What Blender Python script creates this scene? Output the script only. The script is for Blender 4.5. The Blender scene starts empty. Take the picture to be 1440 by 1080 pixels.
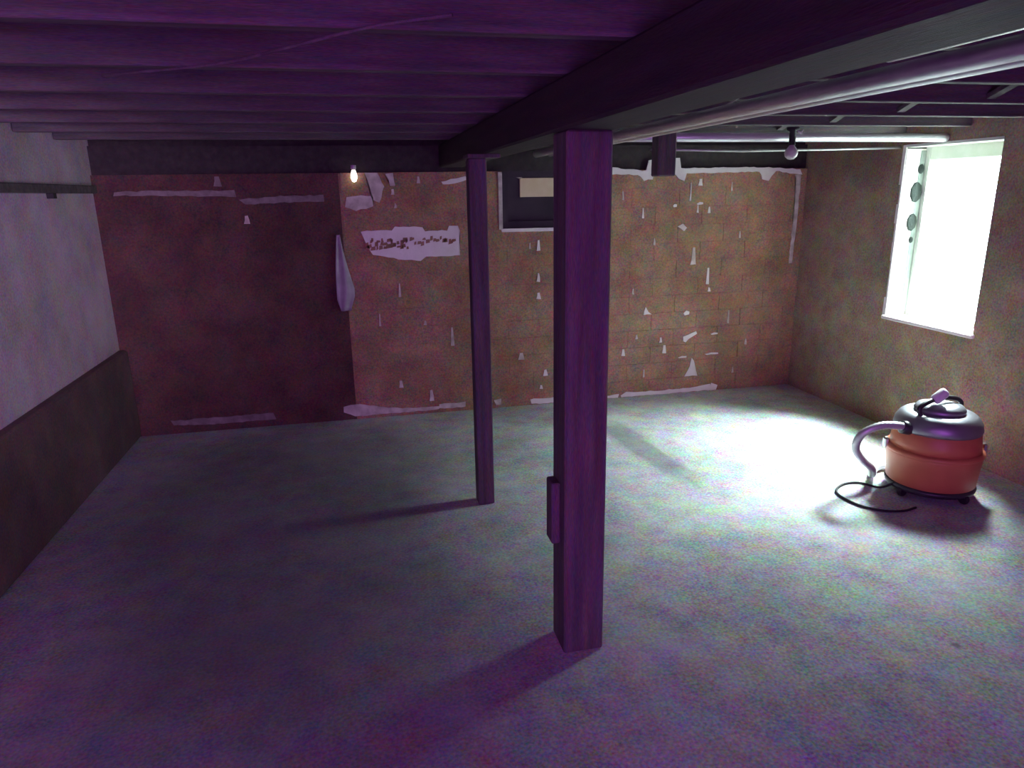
import bpy, bmesh, math, random
from mathutils import Vector, Matrix
random.seed(7)
S = bpy.context.scene
COL = S.collection

# ---------------------------------------------------------------- camera, sky, sun, exposure
cd = bpy.data.cameras.new('camera'); cam = bpy.data.objects.new('camera', cd); COL.objects.link(cam)
cd.sensor_width = 36.0; cd.lens = 980.0 / 1440.0 * 36.0; cd.clip_start = 0.02
R = Matrix(((0.97578641, 0.07268665, -0.20629476),
            (-0.21816096, 0.25570978, -0.94181649),
            (-0.0157059, 0.9640172, 0.26537552)))
# rows are the world axes seen in the camera; columns are the camera axes in the world
cam.matrix_world = Matrix.Translation((0, 0, 1.55)) @ R.to_4x4()
S.camera = cam
S.view_settings.view_transform = 'Standard'; S.view_settings.look = 'None'
S.view_settings.exposure = 0.4; S.view_settings.gamma = 1.0; S.view_settings.use_curve_mapping = False
S.cycles.use_denoising = True
S.cycles.max_bounces = 8; S.cycles.diffuse_bounces = 5

w = bpy.data.worlds.new('overcast_sky'); S.world = w; w.use_nodes = True
bg = w.node_tree.nodes['Background']; bg.inputs[0].default_value = (0.80, 0.97, 1.0, 1); bg.inputs[1].default_value = 7.0

def lamp(name, kind, loc, target, energy, color, **kw):
    l = bpy.data.lights.new(name, kind); l.energy = energy; l.color = color
    for k, v in kw.items(): setattr(l, k, v)
    o = bpy.data.objects.new(name, l); COL.objects.link(o); o.location = loc
    o.rotation_euler = (Vector(target) - Vector(loc)).to_track_quat('-Z', 'Y').to_euler()
    return o
# hazy daylight coming steeply down through the window in the right wall
lamp('skylight_over_window_well', 'AREA', (4.02, 3.79, 2.15), (3.54, 3.53, 1.15), 600.0, (0.84, 0.98, 1.0), shape='RECTANGLE', size=1.0, size_y=0.5)
portal = lamp('window_daylight', 'AREA', (3.66, 3.56, 1.25), (2.0, 3.56, 1.25), 1.0, (1, 1, 1), shape='RECTANGLE', size=1.0, size_y=1.3)
portal.data.cycles.is_portal = True
# added violet fill lamps behind the camera, no real fixtures, tinting the dark areas
lamp('rear_violet_fill', 'AREA', (-0.3, -3.4, 0.75), (0.2, 0.5, 1.6), 52.0, (0.54, 0.14, 0.80), shape='RECTANGLE', size=2.2, size_y=1.2)
lamp('rear_high_violet_fill', 'AREA', (-0.1, -1.7, 1.80), (0.0, 0.6, 0.2), 30.0, (0.54, 0.13, 0.78), shape='RECTANGLE', size=2.6, size_y=0.1)
lamp('left_wall_fill', 'AREA', (-0.6, -2.6, 1.35), (-1.54, 2.6, 1.25), 3.6, (0.80, 0.55, 0.95), shape='RECTANGLE', size=0.8, size_y=0.5, spread=math.radians(26))  # unseen lamp added to brighten the left wall
lamp('upper_left_violet_fill', 'AREA', (-1.35, -0.9, 1.4), (-1.1, 1.6, 2.1), 3.5, (0.70, 0.12, 1.0), shape='RECTANGLE', size=0.3, size_y=0.3)  # added violet fill for the upper left corner

# ---------------------------------------------------------------- materials
def mat(name, c1, c2=None, scale=8.0, rough=0.85, metal=0.0, bump=0.15, bscale=60.0, stretch=(1, 1, 1), speck=0.0, spec=0.3, emit=None, contrast=(0.35, 0.65)):
    m = bpy.data.materials.new(name); m.use_nodes = True
    nt = m.node_tree; N = nt.nodes; L = nt.links; b = N['Principled BSDF']
    b.inputs['Roughness'].default_value = rough; b.inputs['Metallic'].default_value = metal
    b.inputs['Specular IOR Level'].default_value = spec
    tc = N.new('ShaderNodeTexCoord'); mp = N.new('ShaderNodeMapping'); mp.inputs['Scale'].default_value = stretch
    L.new(tc.outputs['Object'], mp.inputs['Vector'])
    n = N.new('ShaderNodeTexNoise'); n.inputs['Scale'].default_value = scale; n.inputs['Detail'].default_value = 6
    L.new(mp.outputs[0], n.inputs['Vector'])
    r = N.new('ShaderNodeValToRGB'); r.color_ramp.elements[0].position = contrast[0]; r.color_ramp.elements[1].position = contrast[1]
    r.color_ramp.elements[0].color = (*c1, 1); r.color_ramp.elements[1].color = (*(c2 or c1), 1)
    L.new(n.outputs['Fac'], r.inputs[0])
    out = r.outputs[0]
    if speck > 0:      # mixed-hue grain imitating sensor noise
        n2 = N.new('ShaderNodeTexNoise'); n2.inputs['Scale'].default_value = 95; n2.inputs['Detail'].default_value = 2
        L.new(mp.outputs[0], n2.inputs['Vector'])
        mx = N.new('ShaderNodeMix'); mx.data_type = 'RGBA'; mx.blend_type = 'OVERLAY'; mx.inputs[0].default_value = speck
        n4 = N.new('ShaderNodeTexNoise'); n4.inputs['Scale'].default_value = 9; n4.inputs['Detail'].default_value = 3
        L.new(mp.outputs[0], n4.inputs['Vector'])
        av = N.new('ShaderNodeMix'); av.data_type = 'RGBA'; av.inputs[0].default_value = 0.35
        L.new(n2.outputs['Color'], av.inputs[6]); L.new(n4.outputs['Color'], av.inputs[7])
        ct = N.new('ShaderNodeVectorMath'); ct.operation = 'MULTIPLY_ADD'; ct.inputs[1].default_value = (3.0, 3.0, 3.0); ct.inputs[2].default_value = (-1.0, -1.0, -1.0)
        L.new(av.outputs[2], ct.inputs[0])
        L.new(out, mx.inputs[6]); L.new(ct.outputs[0], mx.inputs[7]); mx.clamp_result = True; out = mx.outputs[2]
    L.new(out, b.inputs['Base Color'])
    if bump:
        n3 = N.new('ShaderNodeTexNoise'); n3.inputs['Scale'].default_value = bscale; n3.inputs['Detail'].default_value = 4
        L.new(mp.outputs[0], n3.inputs['Vector'])
        bp = N.new('ShaderNodeBump'); bp.inputs['Strength'].default_value = bump; bp.inputs['Distance'].default_value = 0.01
        L.new(n3.outputs['Fac'], bp.inputs['Height']); L.new(bp.outputs[0], b.inputs['Normal'])
    if emit:
        b.inputs['Emission Color'].default_value = (*emit[0], 1); b.inputs['Emission Strength'].default_value = emit[1]
    return m

M = {}
M['tile'] = mat('painted_clay_tile', (0.31, 0.18, 0.11), (0.43, 0.27, 0.175), 3.2, 0.8, bump=0.3, bscale=28, speck=0.5)
M['tile2'] = mat('painted_clay_tile_dull', (0.33, 0.14, 0.07), (0.40, 0.165, 0.10), 4.1, 0.8, bump=0.3, bscale=22, speck=0.5)
M['tile_dark'] = mat('dark_painted_tile', (0.085, 0.040, 0.038), (0.13, 0.068, 0.06), 3.2, 0.8, bump=0.3, bscale=28, speck=0.5)  # darker tone for the left section of the back wall
M['tile_core'] = mat('mortar_under_paint', (0.32, 0.19, 0.12), (0.42, 0.26, 0.17), 6, 0.9, speck=0.3)
M['rwall'] = mat('stained_parging', (0.30, 0.22, 0.155), (0.40, 0.31, 0.22), 2.2, 0.9, bump=0.4, bscale=14, speck=0.5)
M['lwall'] = mat('limewashed_parging', (0.52, 0.42, 0.48), (0.70, 0.58, 0.66), 2.5, 0.9, bump=0.4, bscale=14, speck=0.4)
M['lbase'] = mat('dark_footing', (0.13, 0.085, 0.09), (0.20, 0.13, 0.13), 3.0, 0.9, bump=0.4, bscale=14, speck=0.4)  # darker band along the bottom of the left wall
M['plaster'] = mat('bare_white_plaster', (0.88, 0.86, 0.79), (0.94, 0.92, 0.87), 14, 0.9, bump=0.3)
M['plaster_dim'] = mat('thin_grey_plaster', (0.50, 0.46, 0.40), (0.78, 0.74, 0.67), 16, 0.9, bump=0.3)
M['plaster_dark'] = mat('dark_grey_plaster', (0.17, 0.14, 0.14), (0.30, 0.26, 0.26), 16, 0.9, bump=0.3)  # darker plaster tone for patches at the left of the back wall
M['wood'] = mat('old_dark_joist_wood', (0.10, 0.09, 0.09), (0.16, 0.14, 0.14), 5, 0.75, bump=0.3, stretch=(0.6, 6, 6), speck=0.4)
M['deck'] = mat('old_dark_floorboard_underside', (0.11, 0.095, 0.10), (0.17, 0.15, 0.15), 5, 0.8, bump=0.3, stretch=(6, 0.6, 6), speck=0.4)
M['girder'] = mat('old_dark_girder_wood', (0.035, 0.03, 0.03), (0.055, 0.045, 0.045), 4, 0.7, bump=0.3, stretch=(6, 0.6, 6), speck=0.4)
M['post'] = mat('dark_post_wood', (0.10, 0.08, 0.085), (0.15, 0.125, 0.13), 4, 0.75, bump=0.3, stretch=(6, 6, 0.5), speck=0.5)
M['metal'] = mat('galvanised_pipe', (0.86, 0.88, 0.88), (0.95, 0.96, 0.96), 20, 0.45, 0.95, bump=0.05)
M['dullmetal'] = mat('dull_grey_pipe', (0.42, 0.42, 0.42), (0.55, 0.55, 0.55), 20, 0.42, 0.8, bump=0.1)
M['steel'] = mat('bright_steel_pipe', (0.92, 0.95, 0.94), None, 10, 0.34, 0.45, bump=0.02)
M['pvc'] = mat('white_plastic_pipe', (0.86, 0.88, 0.87), None, 10, 0.35, bump=0.0, spec=0.5)
M['black'] = mat('black_plastic', (0.030, 0.028, 0.034), (0.045, 0.04, 0.05), 10, 0.35, bump=0.03, spec=0.5)
M['rubber'] = mat('dark_rubber', (0.025, 0.022, 0.025), None, 10, 0.6, bump=0.05)
M['lid'] = mat('glossy_dark_lid', (0.30, 0.30, 0.34), (0.36, 0.36, 0.40), 10, 0.42, 0.7, bump=0.02, spec=0.8)
M['orange'] = mat('orange_red_enamel', (0.55, 0.155, 0.075), (0.62, 0.19, 0.095), 7, 0.42, bump=0.04, spec=0.5)
M['chrome'] = mat('bright_metal_clip', (0.8, 0.8, 0.8), None, 10, 0.25, 1.0, bump=0)
M['hose'] = mat('grey_ribbed_hose', (0.60, 0.61, 0.62), (0.72, 0.73, 0.74), 20, 0.4, 0.5, bump=0.05, spec=0.6)
M['knob'] = mat('pale_grip', (0.85, 0.84, 0.85), None, 10, 0.4, bump=0.02)
M['frame'] = mat('pale_green_window_paint', (0.78, 0.86, 0.74), (0.86, 0.90, 0.82), 12, 0.6, bump=0.15)
M['stone'] = mat('grey_green_reveal_stone', (0.015, 0.022, 0.018), (0.03, 0.04, 0.035), 9, 0.9, bump=0.4)
M['strip'] = mat('weathered_grey_stop', (0.20, 0.25, 0.22), (0.30, 0.35, 0.31), 12, 0.7, bump=0.15)
M['darkpanel'] = mat('dark_window_board', (0.030, 0.022, 0.035), (0.055, 0.04, 0.055), 6, 0.6, bump=0.1)
M['cream'] = mat('pale_yellow_pane', (0.80, 0.70, 0.40), (0.86, 0.78, 0.50), 12, 0.6, bump=0.05)  # backlit look of the pane is put into its pale yellow
M['polythene'] = mat('grey_white_plastic_sheet', (0.34, 0.35, 0.35), (0.46, 0.47, 0.47), 10, 0.45, bump=0.1, spec=0.5)
M['ceramic'] = mat('white_porcelain', (0.75, 0.74, 0.70), None, 10, 0.25, bump=0.0, spec=0.6)
M['litbulb'] = mat('lit_bulb_glass', (0.9, 0.88, 0.8), None, 10, 0.3, bump=0.0, emit=((1.0, 0.93, 0.80), 1.6))
M['cordwhite'] = mat('pale_cord', (0.55, 0.50, 0.52), None, 10, 0.7, bump=0)
M['glassbulb'] = mat('frosted_bulb', (0.62, 0.60, 0.56), None, 10, 0.12, bump=0, spec=0.8)

def glass():
    m = bpy.data.materials.new('window_glass'); m.use_nodes = True; nt = m.node_tree; N = nt.nodes; N.clear()
    o = N.new('ShaderNodeOutputMaterial'); t = N.new('ShaderNodeBsdfTransparent'); t.inputs[0].default_value = (0.96, 0.98, 0.97, 1)
    g = N.new('ShaderNodeBsdfGlossy'); g.inputs['Roughness'].default_value = 0.05
    x = N.new('ShaderNodeMixShader'); x.inputs[0].default_value = 0.06
    nt.links.new(t.outputs[0], x.inputs[1]); nt.links.new(g.outputs[0], x.inputs[2]); nt.links.new(x.outputs[0], o.inputs[0])
    return m
M['glass'] = glass()

def floor_mat():
    m = mat('worn_concrete', (0.40, 0.42, 0.42), (0.60, 0.62, 0.61), 1.6, 0.78, bump=0.35, bscale=18, speck=0.6, contrast=(0.3, 0.7))
    nt = m.node_tree; N = nt.nodes; L = nt.links; b = N['Principled BSDF']
    src = b.inputs['Base Color'].links[0].from_socket
    geo = N.new('ShaderNodeNewGeometry')
    # dark stains with soft wandering edges; the two widest paint shade on the left floor: centre, half axes, turn, depth
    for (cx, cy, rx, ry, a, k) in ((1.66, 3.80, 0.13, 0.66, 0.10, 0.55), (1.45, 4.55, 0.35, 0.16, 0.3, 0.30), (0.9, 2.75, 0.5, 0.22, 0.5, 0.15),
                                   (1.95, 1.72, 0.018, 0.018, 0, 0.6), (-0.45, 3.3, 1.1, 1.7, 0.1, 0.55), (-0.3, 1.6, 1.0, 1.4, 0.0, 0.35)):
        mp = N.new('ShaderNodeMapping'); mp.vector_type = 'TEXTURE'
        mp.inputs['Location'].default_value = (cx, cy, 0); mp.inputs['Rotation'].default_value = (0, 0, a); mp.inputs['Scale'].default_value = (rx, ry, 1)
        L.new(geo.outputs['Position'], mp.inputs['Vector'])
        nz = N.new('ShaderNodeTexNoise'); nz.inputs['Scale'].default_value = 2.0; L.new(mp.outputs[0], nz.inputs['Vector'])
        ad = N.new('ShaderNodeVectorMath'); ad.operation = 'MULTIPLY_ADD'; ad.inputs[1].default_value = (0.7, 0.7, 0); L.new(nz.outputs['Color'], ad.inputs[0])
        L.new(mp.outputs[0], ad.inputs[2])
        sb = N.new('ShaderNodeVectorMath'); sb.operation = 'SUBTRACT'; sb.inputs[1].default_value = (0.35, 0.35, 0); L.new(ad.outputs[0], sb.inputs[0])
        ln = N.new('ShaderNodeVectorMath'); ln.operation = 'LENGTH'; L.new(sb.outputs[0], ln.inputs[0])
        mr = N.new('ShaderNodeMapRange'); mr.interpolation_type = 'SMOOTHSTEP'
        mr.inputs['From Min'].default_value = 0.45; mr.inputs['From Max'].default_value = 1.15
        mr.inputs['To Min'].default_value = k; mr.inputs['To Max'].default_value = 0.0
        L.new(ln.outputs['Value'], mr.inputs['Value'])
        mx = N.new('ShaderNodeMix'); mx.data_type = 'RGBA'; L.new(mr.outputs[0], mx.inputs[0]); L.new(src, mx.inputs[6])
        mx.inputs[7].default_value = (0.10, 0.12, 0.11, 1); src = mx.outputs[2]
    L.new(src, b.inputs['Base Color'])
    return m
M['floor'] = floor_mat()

# ---------------------------------------------------------------- mesh helpers
def link(name, bm, m, parent=None, smooth=False):
    me = bpy.data.meshes.new(name); bmesh.ops.recalc_face_normals(bm, faces=bm.faces); bm.to_mesh(me); bm.free()
    me.materials.append(m)
    if smooth:
        for p in me.polygons: p.use_smooth = True
    o = bpy.data.objects.new(name, me); COL.objects.link(o)
    if parent is not None: o.parent = parent
    return o
def tag(o, label=None, cat=None, group=None, kind=None):
    for k, v in (('label', label), ('category', cat), ('group', group), ('kind', kind)):
        if v: o[k] = v
    return o
def thing(name, loc, label, cat, group=None, rz=0):
    o = bpy.data.objects.new(name, None); COL.objects.link(o); o.location = loc; o.rotation_euler = (0, 0, rz)
    o.empty_display_size = 0.1
    return tag(o, label, cat, group)
def box(bm, x0, x1, y0, y1, z0, z1, bev=0.0, jit=0.0):
    r = bmesh.ops.create_cube(bm, size=1.0)
    vs = r['verts']
    for v in vs:
        v.co = Vector(((x0 + x1) / 2 + v.co.x * (x1 - x0), (y0 + y1) / 2 + v.co.y * (y1 - y0), (z0 + z1) / 2 + v.co.z * (z1 - z0)))
        if jit: v.co += Vector([random.uniform(-jit, jit) for _ in range(3)])
    if bev:
        es = list({e for v in vs for e in v.link_edges})
        bmesh.ops.bevel(bm, geom=es, offset=bev, segments=1, affect='EDGES')
    return bm
def B(*a, **k): return box(bmesh.new(), *a, **k)
def lathe(prof, seg=40, bm=None, c=(0, 0, 0)):
    bm = bm or bmesh.new(); rings = []
    for r, z in prof:
        if r < 1e-5: rings.append([bm.verts.new((c[0], c[1], c[2] + z))])
        else: rings.append([bm.verts.new((c[0] + r * math.cos(2 * math.pi * i / seg), c[1] + r * math.sin(2 * math.pi * i / seg), c[2] + z)) for i in range(seg)])
    for a, b in zip(rings, rings[1:]):
        for i in range(seg):
            j = (i + 1) % seg
            if len(a) == 1 and len(b) == 1: continue
            if len(a) == 1: bm.faces.new((a[0], b[i], b[j]))
            elif len(b) == 1: bm.faces.new((a[i], a[j], b[0]))
            else: bm.faces.new((a[i], a[j], b[j], b[i]))
    return bm
def catmull(pts, n=8):
    P = [Vector(p) for p in pts]; P = [2 * P[0] - P[1]] + P + [2 * P[-1] - P[-2]]; out = []
    for i in range(1, len(P) - 2):
        for k in range(n):
            t = k / n
            out.append(0.5 * ((2 * P[i]) + (P[i + 1] - P[i - 1]) * t + (2 * P[i - 1] - 5 * P[i] + 4 * P[i + 1] - P[i + 2]) * t * t + (3 * P[i] - P[i - 1] - 3 * P[i + 1] + P[i + 2]) * t ** 3))
    out.append(P[-2]); return out
def tube(pts, r, seg=12, bm=None, ribs=False):
    bm = bm or bmesh.new(); pts = [Vector(p) for p in pts]; rings = []; up = Vector((0, 0, 1)); side = None
    for i, p in enumerate(pts):
        t = (pts[min(i + 1, len(pts) - 1)] - pts[max(i - 1, 0)]).normalized()
        if side is None:
            side = t.cross(up)
            if side.length < 0.1: side = t.cross(Vector((1, 0, 0)))
        side = (side - t * side.dot(t)).normalized(); n2 = t.cross(side)
        rr = r * (1.0 if not ribs or i % 2 == 0 else 0.84)
        rings.append([bm.verts.new(p + side * rr * math.cos(2 * math.pi * k / seg) + n2 * rr * math.sin(2 * math.pi * k / seg)) for k in range(seg)])
    for a, b in zip(rings, rings[1:]):
        for k in range(seg): bm.faces.new((a[k], a[(k + 1) % seg], b[(k + 1) % seg], b[k]))
    bm.faces.new(rings[0]); bm.faces.new(rings[-1][::-1]); return bm

# ---------------------------------------------------------------- the room: floor, walls
XL, XR, YB, YR, ZC = -1.54, 3.38, 4.88, -4.6, 2.07
TOPB = 1.69                                  # top of the masonry of the back wall
tag(link('floor', B(XL - 0.3, XR + 0.6, YR - 0.3, YB + 0.4, -0.2, 0), M['floor']), kind='structure')
wl = tag(link('wall_left', B(XL - 0.25, XL, YR - 0.2, YB + 0.35, 0, ZC + 0.2), M['lwall']), kind='structure')
ft = link('footing', B(XL - 0.02, XL + 0.05, YR, YB - 0.002, 0, 0.60, bev=0.012), M['lbase'], wl); tag(ft, label='dark footing band along the pale wall')
tag(link('wall_rear', B(XL - 0.25, XR + 0.25, YR - 0.25, YR, 0, ZC + 0.2), M['rwall']), kind='structure')

# right wall with its window opening
WY0, WY1, WZ0, WZ1, WX = 3.22, 3.90, 0.73, 1.79, 3.62
bm = bmesh.new()
box(bm, XR, WX, YR - 0.2, WY0, 0, ZC + 0.2); box(bm, XR, WX, WY1, YB + 0.35, 0, ZC + 0.2)
box(bm, XR, WX, WY0, WY1, 0, WZ0); box(bm, XR, WX, WY0, WY1, WZ1, ZC + 0.2)
wr = tag(link('wall_right', bm, M['rwall']), kind='structure')

# back wall: mortar core with laid clay tiles, a niche for the boarded window
NX0, NX1, NZ0 = 1.02, 1.74, 1.30
wb_bm = bmesh.new()
c0 = YB + 0.0035
box(wb_bm, XL - 0.2, NX0, c0, YB + 0.35, 0, TOPB - 0.004); box(wb_bm, NX1, XR + 0.2, c0, YB + 0.35, 0, TOPB - 0.004)
box(wb_bm, NX0, NX1, c0, YB + 0.35, 0, NZ0 - 0.002); box(wb_bm, NX0, NX1, YB + 0.20, YB + 0.35, NZ0 - 0.002, TOPB - 0.004)
wb = tag(link('wall_back', wb_bm, M['tile_core']), kind='structure')
link('dark_mortar', B(XL - 0.1, -0.075, YB + 0.0028, YB + 0.02, 0, TOPB - 0.006), M['tile_dark'], wb)
course, length, gap = TOPB / 13.0, 0.37, 0.0018
for r in range(13):
    z0 = r * course; x = XL - (0.185 if r % 2 else 0.0)
    while x < XR:
        a, b_ = max(x, XL), min(x + length, XR); x += length
        spans = [(a, b_)] if not a < -0.07 < b_ else [(a, -0.07), (-0.07, b_)]
        if z0 + course > NZ0 + 0.01:
            spans = [s for q in spans for s in ((q[0], min(q[1], NX0)), (max(q[0], NX1), q[1])) if s[1] - s[0] > 0.02]
        for (s0, s1) in spans:
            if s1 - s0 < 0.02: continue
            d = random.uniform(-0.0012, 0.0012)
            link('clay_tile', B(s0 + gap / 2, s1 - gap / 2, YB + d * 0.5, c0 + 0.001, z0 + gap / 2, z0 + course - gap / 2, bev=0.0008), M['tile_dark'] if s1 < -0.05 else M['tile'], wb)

# timber above the back wall masonry, and the boarding between the joist ends
tag(link('trim_1', B(XL, XR, YB + 0.03, YB + 0.35, TOPB, 1.86), M['girder']), kind='structure')
tag(link('trim_2', B(XL, XR, YB + 0.06, YB + 0.35, 1.86, ZC), M['girder']), kind='structure')

# plaster left on the back wall: (outline in wall metres x, z)
def patch(poly, m, thick=0.006, y=None, parent=None, rough=0.004, name='plaster_patch'):
    y = YB if y is None else y
    P = []
    for i in range(len(poly)):
        a, b_ = Vector(poly[i]), Vector(poly[(i + 1) % len(poly)]); n = max(1, int((b_ - a).length / 0.03))
        for k in range(n):
            q = a.lerp(b_, k / n); P.append((q.x + random.uniform(-rough, rough), max(0.003, q.y + random.uniform(-rough, rough))))
    bm = bmesh.new()
    fr = [bm.verts.new((x, y - thick, z)) for x, z in P]; bk = [bm.verts.new((x, y + 0.004, z)) for x, z in P]
    f = bm.faces.new(fr); bmesh.ops.triangulate(bm, faces=[f])
    for i in range(len(P)): bm.faces.new((fr[i], fr[(i + 1) % len(P)], bk[(i + 1) % len(P)], bk[i]))
    return link(name, bm, m, wb if parent is None else parent)
POLY = {
    'top1': [(1.826, 1.705), (1.949, 1.694), (2.074, 1.683), (2.093, 1.756), (2.131, 1.761), (2.131, 1.624), (2.06, 1.615), (2.015, 1.655), (1.75, 1.661), (1.75, 1.70)],
    'top2': [(2.267, 1.769), (2.328, 1.769), (2.348, 1.7), (2.584, 1.699), (3.016, 1.7), (3.314, 1.682), (3.336, 1.646), (3.3, 1.646), (3.107, 1.674), (3.054, 1.603), (3.006, 1.614), (2.977, 1.67), (2.586, 1.664), (2.395, 1.661), (2.375, 1.611), (2.33, 1.622), (2.306, 1.652), (2.267, 1.657)],
    'b1': [(1.925, 0.019), (1.971, 0.043), (2.238, 0.033), (2.51, 0.040), (2.601, 0.048), (2.681, 0.054), (2.696, 0.004), (2.329, 0.004), (1.93, 0.004)],
    'b2': [(2.691, 0.064), (2.743, 0.04), (2.733, 0.004), (2.684, 0.004)],
    'b3': [(1.80, 0.025), (1.913, 0.031), (1.908, 0.003), (1.80, 0.003)],
    'b4': [(1.204, 0.047), (1.46, 0.047), (1.46, 0.008), (1.22, 0.008)],
    'diag': [(0.601, 1.623), (0.772, 1.663), (0.781, 1.64), (0.697, 1.613), (0.61, 1.605)],
    'tri1': [(2.507, 0.28), (2.527, 0.25), (2.564, 0.132), (2.455, 0.134), (2.499, 0.212)],
    'tri2': [(2.111, 0.703), (2.135, 0.664), (2.159, 0.641), (2.09, 0.639)],
    'dg2': [(2.431, 0.454), (2.531, 0.488), (2.544, 0.47), (2.474, 0.435), (2.452, 0.403), (2.434, 0.415)],
}
DIM = {
    'rslab': [(2.38, 1.303), (2.416, 1.277), (2.394, 1.251), (2.336, 1.284)],
    'cornerstrip': [(3.282, 1.647), (3.324, 1.646), (3.324, 1.36), (3.314, 0.983), (3.289, 0.984), (3.293, 1.36)],
    'b5': [(0.932, 0.065), (0.986, 0.066), (0.979, 0.022), (0.941, 0.02)], 'b6': [(0.523, 0.065), (0.718, 0.065), (0.717, 0.027), (0.522, 0.032)],
    'b7': [(-0.154, 0.1), (-0.074, 0.114), (0.025, 0.095), (0.224, 0.057), (0.429, 0.046), (0.523, 0.049), (0.522, 0.027), (0.171, 0.024), (-0.08, 0.024), (-0.157, 0.057)],
    'b8': [(-1.299, 0.094), (-1.027, 0.096), (-0.632, 0.098), (-0.622, 0.05), (-1.033, 0.05), (-1.285, 0.062)],
    'pl1': [(-0.024, 1.532), (0.069, 1.544), (0.142, 1.538), (0.143, 1.474), (0.095, 1.461), (0.025, 1.449), (-0.038, 1.469)],
    'pl2': [(0.098, 1.688), (0.181, 1.688), (0.221, 1.601), (0.186, 1.496), (0.141, 1.52), (0.121, 1.634)],
    'pl3': [(0.235, 1.678), (0.282, 1.686), (0.295, 1.6), (0.263, 1.6)],
    'w1': [(-1.422, 1.589), (-1.137, 1.594), (-0.718, 1.587), (-0.714, 1.548), (-1.1, 1.563), (-1.425, 1.568)],
    'w2': [(-0.699, 1.53), (-0.506, 1.549), (-0.173, 1.552), (-0.171, 1.512), (-0.422, 1.507), (-0.664, 1.499)],
}
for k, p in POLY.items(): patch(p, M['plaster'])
for k, p in DIM.items(): patch(p, M['plaster_dark'] if k in ('w1', 'w2', 'b8') else M['plaster_dim'])
DROPS = [(1.277, 1.182, .026, .073), (1.276, .956, .026, .062), (1.275, .823, .036, .047), (1.326, .244, .036, .047), (1.293, .136, .026, .031), (1.142, .382, .047, .052), (2.445, .637, .047, .036), (2.606, .912, .026, .125), (2.624, .809, .026, .031), (2.801, .59, .016, .104), (2.689, .462, .062, .016), (2.243, .438, .026, .042), (2.276, .363, .031, .062), (1.939, .357, .031, .052), (2.044, .472, .021, .036), (2.428, .291, .073, .016), (2.675, .303, .115, .016), (2.113, .182, .016, .062), (2.505, 1.6, .036, .047), (2.43, 1.531, .013, .130), (2.509, 1.448, .052, .021), (2.311, 1.437, .031, .026), (2.479, 1.066, .042, .125), (2.063, 1.387, .016, .073), (2.586, 1.401, .021, .047), (1.906, 1.514, .016, .062), (2.494, 1.408, .016, .052), (2.759, 1.566, .016, .062), (.284, .908, .018, .094), (.135, .707, .016, .083), (.637, .561, .026, .135), (.469, .134, .036, .083), (.449, .67, .021, .031), (-.665, 1.405, .036, .052), (-.816, 1.645, .047, .062), (.274, 1.564, .026, .036), (.288, 1.476, .021, .031), (.255, .236, .031, .052), (1.215, 1.18, .016, .042), (2.16, 1.181, .016, .052), (2.85, 1.213, .016, .052), (2.004, .82, .016, .042), (2.965, .382, .021, .047), (.449, 1.639, .026, .042), (2.87, .157, .016, .047)]
FAINT = {5, 9, 17, 22, 25, 27, 38, 39, 40, 41, 42, 44, 13 + 1, 30 + 3}
for i, (x, z, ww, hh) in enumerate(DROPS):   # runs of bare plaster down the upright joints
    if ww > hh: p = [(x - ww / 2, z), (x, z + hh / 2), (x + ww / 2, z + hh / 3), (x + ww / 2, z - hh / 3), (x - ww / 3, z - hh / 2)]
    else: p = [(x - ww * .25, z + hh / 2), (x + ww * .25, z + hh / 2), (x + ww * .35, z), (x + ww / 2, z - hh / 2), (x - ww / 2, z - hh / 2), (x - ww * .3, z)]
    patch(p, M['plaster_dark'] if x < -0.7 else M['plaster_dim'] if i in FAINT or x < 0.9 else M['plaster'], 0.0045, rough=0.002, name='plaster_drip')
# the large torn patch left of the second post, with a scraped strip of paint along its middle
BIG = [(0.052, 1.314), (0.155, 1.314), (0.25, 1.314), (0.28, 1.341), (0.37, 1.334), (0.462, 1.332), (0.475, 1.303), (0.626, 1.304), (0.647, 1.337), (0.706, 1.33), (0.715, 1.296), (0.712, 1.224), (0.709, 1.132), (0.58, 1.131), (0.481, 1.13), (0.441, 1.107), (0.373, 1.11), (0.286, 1.122), (0.191, 1.14), (0.121, 1.157), (0.091, 1.205), (0.063, 1.267)]
big = patch(BIG, M['plaster']); tag(big, label='large torn white plaster patch with a scraped dark strip')
for i in range(44):
    x = 0.085 + (i % 30) * 0.0205 + random.uniform(-.008, .008); z = (1.238 if i < 30 else 1.212) + random.uniform(-.018, .018); a = random.uniform(.007, .019); h_ = random.uniform(.006, .019)
    patch([(x - a, z - h_), (x + a, z - h_ * .6), (x + a * .8, z + h_), (x - a * .7, z + h_ * .8)], M['tile_core'], 0.008, parent=big, rough=.003, name='paint_remnant')

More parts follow.
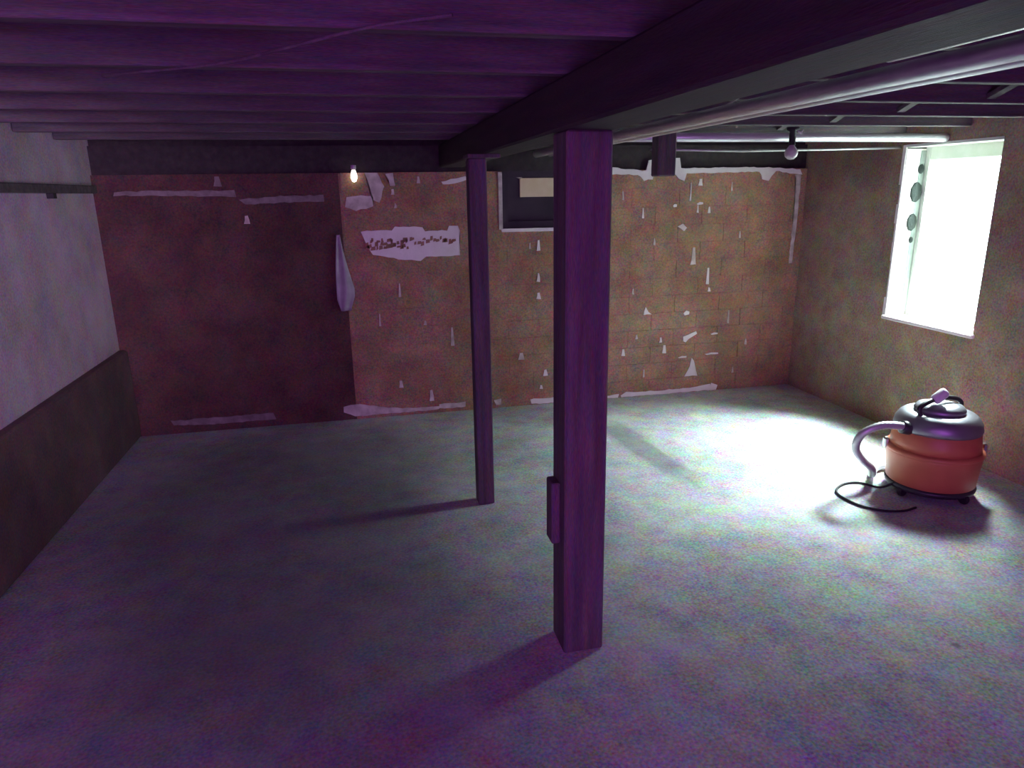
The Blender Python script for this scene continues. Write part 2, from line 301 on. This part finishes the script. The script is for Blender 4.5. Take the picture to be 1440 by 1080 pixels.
# ---------------------------------------------------------------- window_1 in the right wall
win = tag(bpy.data.objects.new('window_1', None), kind='structure'); COL.objects.link(win); win.location = (3.52, 3.56, WZ0)
def at(o):  # keep world coordinates for a child of an empty
    o.matrix_parent_inverse = o.parent.matrix_basis.inverted() if False else Matrix.Translation(-Vector(o.parent.location)); return o
bm = bmesh.new()
box(bm, 3.52, 3.60, WY1 - 0.04, WY1, WZ0, WZ1); box(bm, 3.52, 3.60, WY0, WY0 + 0.04, WZ0, WZ1)
at(link('frame_side', bm, M['frame'], win))
at(link('frame_head', B(3.52, 3.60, WY0 + 0.04, WY1 - 0.04, 1.70, WZ1, bev=0.004), M['frame'], win))
at(link('frame_bottom', B(3.52, 3.60, WY0 + 0.04, WY1 - 0.04, WZ0, 0.765, bev=0.004), M['frame'], win))
at(link('pane', B(3.558, 3.562, WY0 + 0.04, WY1 - 0.04, 0.765, 1.70), M['glass'], win))
at(link('sill', B(XR - 0.022, 3.52, WY0 - 0.015, WY1 + 0.02, WZ0 - 0.022, WZ0 + 0.004, bev=0.006), M['plaster'], win))
# far reveal: ragged plaster strip with stones showing through
def rpatch(poly, m, name, thick=0.006, rough=0.004):
    P = []
    for i in range(len(poly)):
        a, b_ = Vector(poly[i]), Vector(poly[(i + 1) % len(poly)]); n = max(1, int((b_ - a).length / 0.03))
        for k in range(n):
            q = a.lerp(b_, k / n); P.append((q.x + random.uniform(-rough, rough) * 0.6, q.y + random.uniform(-rough, rough)))
    bm = bmesh.new()
    fr = [bm.verts.new((x, WY1 - thick, z)) for x, z in P]; bk = [bm.verts.new((x, WY1 + 0.003, z)) for x, z in P]
    f = bm.faces.new(fr); bmesh.ops.triangulate(bm, faces=[f])
    for i in range(len(P)): bm.faces.new((fr[i], fr[(i + 1) % len(P)], bk[(i + 1) % len(P)], bk[i]))
    return at(link(name, bm, m, win))
at(link('reveal_lining', B(XR + 0.002, 3.52, WY1 - 0.003, WY1 + 0.01, WZ0, WZ1), M['stone'], win))
rpatch([(XR, WZ0), (3.518, WZ0), (3.518, WZ1 - .02), (XR, WZ1 - .02)], M['plaster'], 'reveal_plaster', rough=0.0)
at(link('reveal_strip', B(3.482, 3.519, WY1 - .009, WY1 - .004, WZ0 + .03, WZ1 - .03), M['strip'], win))
for (sx, sz, sr) in ((3.478, 1.325, .052), (3.482, 1.51, .060), (3.495, 1.65, .030), (3.488, 1.215, .020)):
    so = link('reveal_stone', lathe([(0, 0), (sr, 0), (sr * .85, .006), (sr * .4, .010), (0, .011)], 9), M['stone'], win)
    so.matrix_local = Matrix.Translation(Vector((sx, WY1 - .0065, sz)) - win.location) @ Matrix.Rotation(math.pi / 2, 4, 'X') @ Matrix.Diagonal((.75, 1.1, 1, 1))
# plaster edging on the room side of the opening
bm = bmesh.new()
for k in range(9):
    z = WZ0 + k * 0.118
    box(bm, XR - 0.007, XR + 0.004, WY1 - 0.002, WY1 + 0.014 + random.uniform(-.004, .012), z, z + 0.118)
at(link('edge_plaster', bm, M['plaster'], win))
at(link('lintel', B(XR - 0.004, 3.52, WY0, WY1, WZ1 - 0.012, WZ1 + 0.004), M['frame'], win))
# bits of the clear light well outside are beyond the burnt-out glass and not seen

# ---------------------------------------------------------------- window_2: the boarded basement window in the back wall
w2 = tag(bpy.data.objects.new('window_2', None), kind='structure'); COL.objects.link(w2); w2.location = (1.38, YB + 0.1, NZ0)
bm = bmesh.new()
box(bm, NX0, NX0 + 0.05, YB + 0.04, YB + 0.14, NZ0, TOPB); box(bm, NX1 - 0.05, NX1, YB + 0.04, YB + 0.14, NZ0, TOPB)
box(bm, NX0 + 0.05, NX1 - 0.05, YB + 0.04, YB + 0.14, NZ0, NZ0 + 0.05); box(bm, NX0 + 0.05, NX1 - 0.05, YB + 0.04, YB + 0.14, TOPB - 0.04, TOPB)
at(link('window_frame', bm, M['darkpanel'], w2))
at(link('board', B(NX0 + 0.05, NX1 - 0.05, YB + 0.09, YB + 0.11, NZ0 + 0.05, TOPB - 0.04), M['darkpanel'], w2))
o = at(link('pane', B(1.165, 1.60, YB + 0.078, YB + 0.092, 1.515, 1.645, bev=0.003), M['cream'], w2)); tag(o, label='small pale yellow pane in the dark board')
o = at(link('plaster_edge', B(NX0 - 0.028, NX0 + 0.002, YB - 0.008, YB + 0.02, NZ0 + 0.0, 1.685, jit=0.004), M['plaster_dim'], w2)); tag(o, label='narrow whitish upright edge')
o = at(link('sill', B(NX0 - 0.01, NX1 + 0.01, YB - 0.010, YB + 0.05, NZ0 - 0.02, NZ0 + 0.003, jit=0.003), M['plaster'], w2)); tag(o, label='thin cream sill strip')
o = at(link('mortar_lump', lathe([(0, -.03), (.022, -.02), (.028, 0), (.018, .025), (0, .03)], 10, c=(1.16, YB + 0.07, 1.668)), M['plaster_dim'], w2))

# ---------------------------------------------------------------- ceiling: boards and joists
ce = tag(link('ceiling', B(XL - 0.25, XR + 0.3, YR - 0.25, YB + 0.35, ZC + 0.025, ZC + 0.2), M['deck']), kind='structure')
x = XL
while x < XR:
    link('board', B(x + 0.002, min(x + 0.138, XR), YR, YB + 0.05, ZC + random.uniform(0, .003), ZC + 0.03), M['deck'], ce); x += 0.14
jy = -2.3 + 0.0; jme = None
for k in range(16):
    y = 4.42 - 0.48 * k
    o = link('joist', B(XL + 0.002, XR - 0.002, -0.022, 0.022, 1.862, ZC + 0.001, bev=0.003), M['wood'], ce) if jme is None else None
    if jme is None: jme = o.data
    else:
        o = bpy.data.objects.new('joist', jme); COL.objects.link(o); o.parent = ce
    o.location = (0, y, 0)
# crossed bridging struts between the joists near the window side
for k in range(6):
    y = 4.42 - 0.48 * k
    for s in (0, 1):
        a = (2.45 + 0.05 * s, y - 0.024, 1.885 if s else 2.045); b_ = (2.45 + 0.05 * s, y - 0.456, 2.045 if s else 1.885)
        d = Vector(b_) - Vector(a); bm = B(-0.02, 0.02, 0, d.length, -0.009, 0.009)
        bm.transform(Matrix.Translation(a) @ Matrix.Rotation(-math.pi, 4, 'Z') @ Matrix.Rotation(math.atan2(d.z, -d.y) , 4, 'X'))
        link('bridging_strut', bm, M['wood'], ce)

# ---------------------------------------------------------------- girder and posts
g = link('girder', B(0.595, 0.755, YR + 0.01, YB + 0.028, 1.718, 1.860, bev=0.008), M['girder'])
tag(g, 'long dark timber girder running overhead across the posts', 'beam')

p1 = thing('support_post', (0.678, 2.07, 0), 'thick dark square timber post nearest the camera in mid floor', 'post')
link('shaft', B(-0.0705, 0.0705, -0.0705, 0.0705, 0.0, 1.718, bev=0.006), M['post'], p1)
o = link('cleat', B(-0.100, -0.070, -0.02, 0.05, 0.40, 0.62, bev=0.004), M['post'], p1); tag(o, label='short wooden cleat low on the left side')
p2 = thing('support_post', (0.572, 3.30, 0), 'thinner dark post farther back, left of the boarded window', 'post')
link('shaft', B(-0.043, 0.040, -0.045, 0.045, 0, 1.70, bev=0.005), M['post'], p2)
link('cap_plate', B(-0.05, 0.10, -0.07, 0.07, 1.70, 1.7175, bev=0.002), M['post'], p2)

# ---------------------------------------------------------------- pipes under the joists
def pipe(name, pts, r, m, label, cat, group=None, straps=(), along='y'):
    t = thing(name, pts[0], label, cat, group)
    o = link('pipe_run', tube(pts, r, 20), m, t, True); at(o)
    for s in straps:
        if along == 'y': bm = B(pts[0][0] - r - .006, pts[0][0] + r + .006, s - .012, s + .012, pts[0][2] - r - .003, 1.861)
        else: bm = B(s - .012, s + .012, pts[0][1] - r - .006, pts[0][1] + r + .006, pts[0][2] - r - .003, 1.861)
        at(link('strap', bm, M['rubber'], t))
    return t
pipe('pipe', [(1.262, -1.5, 1.80), (1.262, 4.87, 1.80)], 0.024, M['metal'], 'shiny metal pipe along the right side of the girder, middle of three', 'pipe')
pipe('pipe', [(1.362, -1.5, 1.80), (1.362, 4.87, 1.80)], 0.018, M['metal'], 'shiny thin metal pipe beneath the joists, rightmost of three lengthwise runs', 'pipe')
pipe('pipe', [(1.075, -1.5, 1.805), (1.075, 1.32, 1.805)], 0.016, M['dullmetal'], 'short dull pipe entering overhead at the upper right edge', 'pipe')
pipe('pipe', [(1.045, 1.42, 1.842), (1.02, 4.87, 1.842)], 0.018, M['dullmetal'], 'dull grey pipe closest to the girder', 'pipe')
pipe('pipe', [(0.80, 3.60, 1.815), (3.375, 3.60, 1.815)], 0.024, M['steel'], 'bright white pipe running crosswise to the head of the window', 'pipe')
o = link('cable', tube([(1.7, 3.95, 1.775), (2.3, 3.97, 1.765), (2.9, 3.96, 1.772), (3.375, 3.95, 1.78)], 0.008, 8), M['dullmetal'], None, True)
tag(o, 'thin grey cable strung below and behind the white crosswise pipe', 'cable')

# ceiling lamp holder with a bulb, hung just in front of the white pipe
lh = thing('bulb_holder', (2.345, 3.545, 1.862), 'dark lamp holder with an unlit round bulb crossing the white pipe', 'lamp')
link('socket', lathe([(0, 0), (.034, 0), (.034, -.012), (.017, -.02), (.017, -.085), (.02, -.09), (0, -.09)], 20), M['rubber'], lh, True)
link('bulb', lathe([(0, -.085), (.013, -.09), (.017, -.098), (.031, -.115), (.036, -.132), (.031, -.150), (.017, -.163), (0, -.167)], 20), M['glassbulb'], lh, True)
link('pull_chain', tube([(.025, 0, -.015), (.045, -.005, -.03), (.055, -.005, -.012)], .006, 8), M['ceramic'], lh, True)

# hanging timber block with its cord
hb = thing('hanging_block', (1.585, 3.50, 1.862), 'short dark timber hanger in front of the white pipe', 'block')
link('block', B(-0.050, 0.048, -0.045, 0.045, -0.245, 0.0, bev=0.006), M['post'], hb)
link('hook', lathe([(0, -.018), (.012, -.018), (.012, 0), (0, 0)], 10, c=(0.02, -0.055, -0.02)), M['rubber'], hb)
o = link('cord', tube(catmull([(1.60, 3.44, 1.86), (1.535, 3.0, 1.852), (1.28, 2.20, 1.851), (1.14, 1.82, 1.855)], 6), 0.0035, 6), M['cordwhite'], None, True)
tag(o, 'thin pale cord slanting up from the hanging block', 'cord')

o = link('cable', tube(catmull([(-.60, 2.12, 1.856), (-.29, 1.90, 1.853), (-.11, 1.67, 1.851), (.06, 1.46, 1.853), (.20, 1.36, 1.856)], 6), 0.0035, 8), M['wood'], None, True)
tag(o, 'thin cable slanting under the joists at upper left', 'cable')

# small lit bulb high on the back wall
bl = thing('wall_bulb', (0.03, YB, 1.685), 'small glowing white bulb at the top of the back wall', 'lamp')
link('fitting', lathe([(0, .05), (.018, .05), (.018, .03), (.012, .02), (0, .02)], 14, c=(0, -.04, 0)), M['ceramic'], bl, True)
link('bulb', lathe([(0, .025), (.012, .02), (.021, -.01), (.022, -.03), (.013, -.052), (0, -.058)], 16, c=(0, -.04, 0)), M['litbulb'], bl, True)

# grey-white plastic strip hanging on the back wall
RAG = [(-0.112, 1.296), (-0.089, 1.295), (-0.066, 1.106), (-0.025, 0.961), (-0.02, 0.839), (-0.053, 0.787), (-0.119, 0.79), (-0.141, 0.869), (-0.135, 1.061)]
bm = bmesh.new(); rows = []
for i in range(21):
    t = i / 20; z = 1.296 - t * 0.51
    xl = -0.112 - 0.028 * math.sin(min(1, t * 1.3) * math.pi / 2) + (0.02 * max(0, t - .85) / .15)
    xr = -0.089 + 0.069 * min(1, t / 0.7) ** 1.3 - 0.033 * max(0, t - .8) / .2
    row = []
    for j in range(9):
        s = j / 8; row.append((xl + (xr - xl) * s, YB - 0.016 - 0.008 * math.sin(s * 9 + t * 4) - 0.01 * t, z + random.uniform(-.002, .002)))
    rows.append(row)
F = [[bm.verts.new(p) for p in r] for r in rows]; K = [[bm.verts.new((p[0], p[1] + .004, p[2])) for p in r] for r in rows]
for i in range(20):
    for j in range(8):
        bm.faces.new((F[i][j], F[i][j + 1], F[i + 1][j + 1], F[i + 1][j])); bm.faces.new((K[i][j], K[i + 1][j], K[i + 1][j + 1], K[i][j + 1]))
    for j in (0, 8): bm.faces.new((F[i][j], F[i + 1][j], K[i + 1][j], K[i][j]))
for i in (0, 20):
    for j in range(8): bm.faces.new((F[i][j], F[i][j + 1], K[i][j + 1], K[i][j]))
sh = thing('hanging_sheet', (-0.08, YB, 1.30), 'narrow grey-white plastic strip hanging on the back wall', 'sheet')
at(link('strip', bm, M['polythene'], sh, True)); at(link('nail', B(-0.106, -0.096, YB - 0.03, YB + 0.001, 1.284, 1.292), M['dullmetal'], sh))

# dark rail along the left wall, and a faint cable under the joists
rl = thing('wall_rail', (XL, 1.0, 1.605), 'dark timber rail along the pale left wall near the ceiling', 'rail')
at(link('rail', B(XL, XL + 0.03, -1.5, YB - 0.01, 1.582, 1.628, bev=0.004), M['wood'], rl))
for y in (1.2, 2.2, 3.2, 4.2): at(link('bracket', B(XL, XL + 0.034, y - .02, y + .02, 1.555, 1.582), M['rubber'], rl))

# ---------------------------------------------------------------- vacuum cleaner by the right wall
v = thing('vacuum_cleaner', (2.865, 2.85, 0), 'orange drum vacuum cleaner with dark lid and grey hose under the window', 'vacuum cleaner', rz=math.radians(-10))
link('base', lathe([(0, .028), (.190, .028), (.208, .036), (.212, .052), (.206, .064), (0, .064)], 48), M['black'], v, True)
for a in (20, 110, 200, 290):
    ca = link('caster', lathe([(0, -.012), (.022, -.012), (.025, -.006), (.025, .006), (.022, .012), (0, .012)], 18), M['rubber'], v)
    A = math.radians(a); ca.matrix_local = Matrix.Translation((.195 * math.cos(A), .195 * math.sin(A), .025)) @ Matrix.Rotation(A, 4, 'Z') @ Matrix.Rotation(math.pi / 2, 4, 'X')
link('drum', lathe([(0, .058), (.196, .058), (.206, .068), (.219, .215), (.221, .228), (.213, .236), (.0, .236)], 56), M['orange'], v, True)
link('rim_band', lathe([(.213, .222), (.225, .228), (.228, .236), (.224, .247), (.208, .252)], 56), M['orange'], v, True)
link('tank_shoulder', lathe([(0, .24), (.210, .242), (.205, .29), (.199, .342), (.192, .35), (0, .35)], 56), M['orange'], v, True)
link('lid', lathe([(0, .345), (.198, .345), (.203, .36), (.197, .39), (.18, .418), (.165, .43), (.10, .437), (0, .44)], 56), M['lid'], v, True)
link('motor_cap', lathe([(0, .435), (.115, .435), (.118, .45), (.105, .468), (.06, .476), (0, .478)], 40), M['lid'], v, True)
hd = link('handle', tube(catmull([(-.13, -.05, .43), (-.14, -.05, .47), (-.09, -.035, .495), (.0, 0, .505), (.10, .03, .49), (.14, .045, .46), (.14, .05, .425)], 6), .012, 12), M['black'], v, True)
bm = bmesh.new(); lathe([(0, 0), (.021, .003), (.027, .015), (.027, .066), (.021, .078), (0, .081)], 18, bm)
kn = link('knob', bm, M['knob'], v, True); kn.matrix_local = Matrix.Translation((-.055, -.02, .495)) @ Matrix.Rotation(math.radians(50), 4, 'Y'); tag(kn, label='pale rounded grip on top')
for A in (math.radians(163), math.radians(343)):
    c, s = math.cos(A), math.sin(A)
    bm = B(-.012, .016, -.018, .018, -.028, .028, bev=.008)
    lt = link('latch', bm, M['chrome'], v); lt.matrix_local = Matrix.Translation((.226 * c, .226 * s, .25)) @ Matrix.Rotation(A, 4, 'Z'); tag(lt, label='bright metal clip')
pt = link('hose_port', lathe([(0, 0), (.034, 0), (.034, .05), (.028, .055), (0, .055)], 24), M['black'], v, True)
pt.matrix_local = Matrix.Translation((-.17, -.05, .36)) @ Matrix.Rotation(math.radians(-75), 4, 'Y')
hp = catmull([(-.20, -.055, .372), (-.26, -.06, .385), (-.34, -.06, .385), (-.41, -.05, .35), (-.43, -.03, .30), (-.42, -.01, .24), (-.36, .02, .17), (-.29, .05, .11), (-.24, .12, .045), (-.14, .25, .028), (.02, .29, .028)], 9)
ho = link('hose', tube(hp, .021, 14, ribs=True), M['hose'], v, True)
cp = catmull([(-.2, -.03, .06), (-.25, .02, .012), (-.32, .10, .007), (-.42, .08, .007), (-.50, -.02, .007), (-.47, -.16, .007), (-.38, -.24, .007), (-.28, -.25, .007), (-.2, -.22, .007)], 8)
link('power_cord', tube(cp, .006, 8), M['rubber'], v, True)
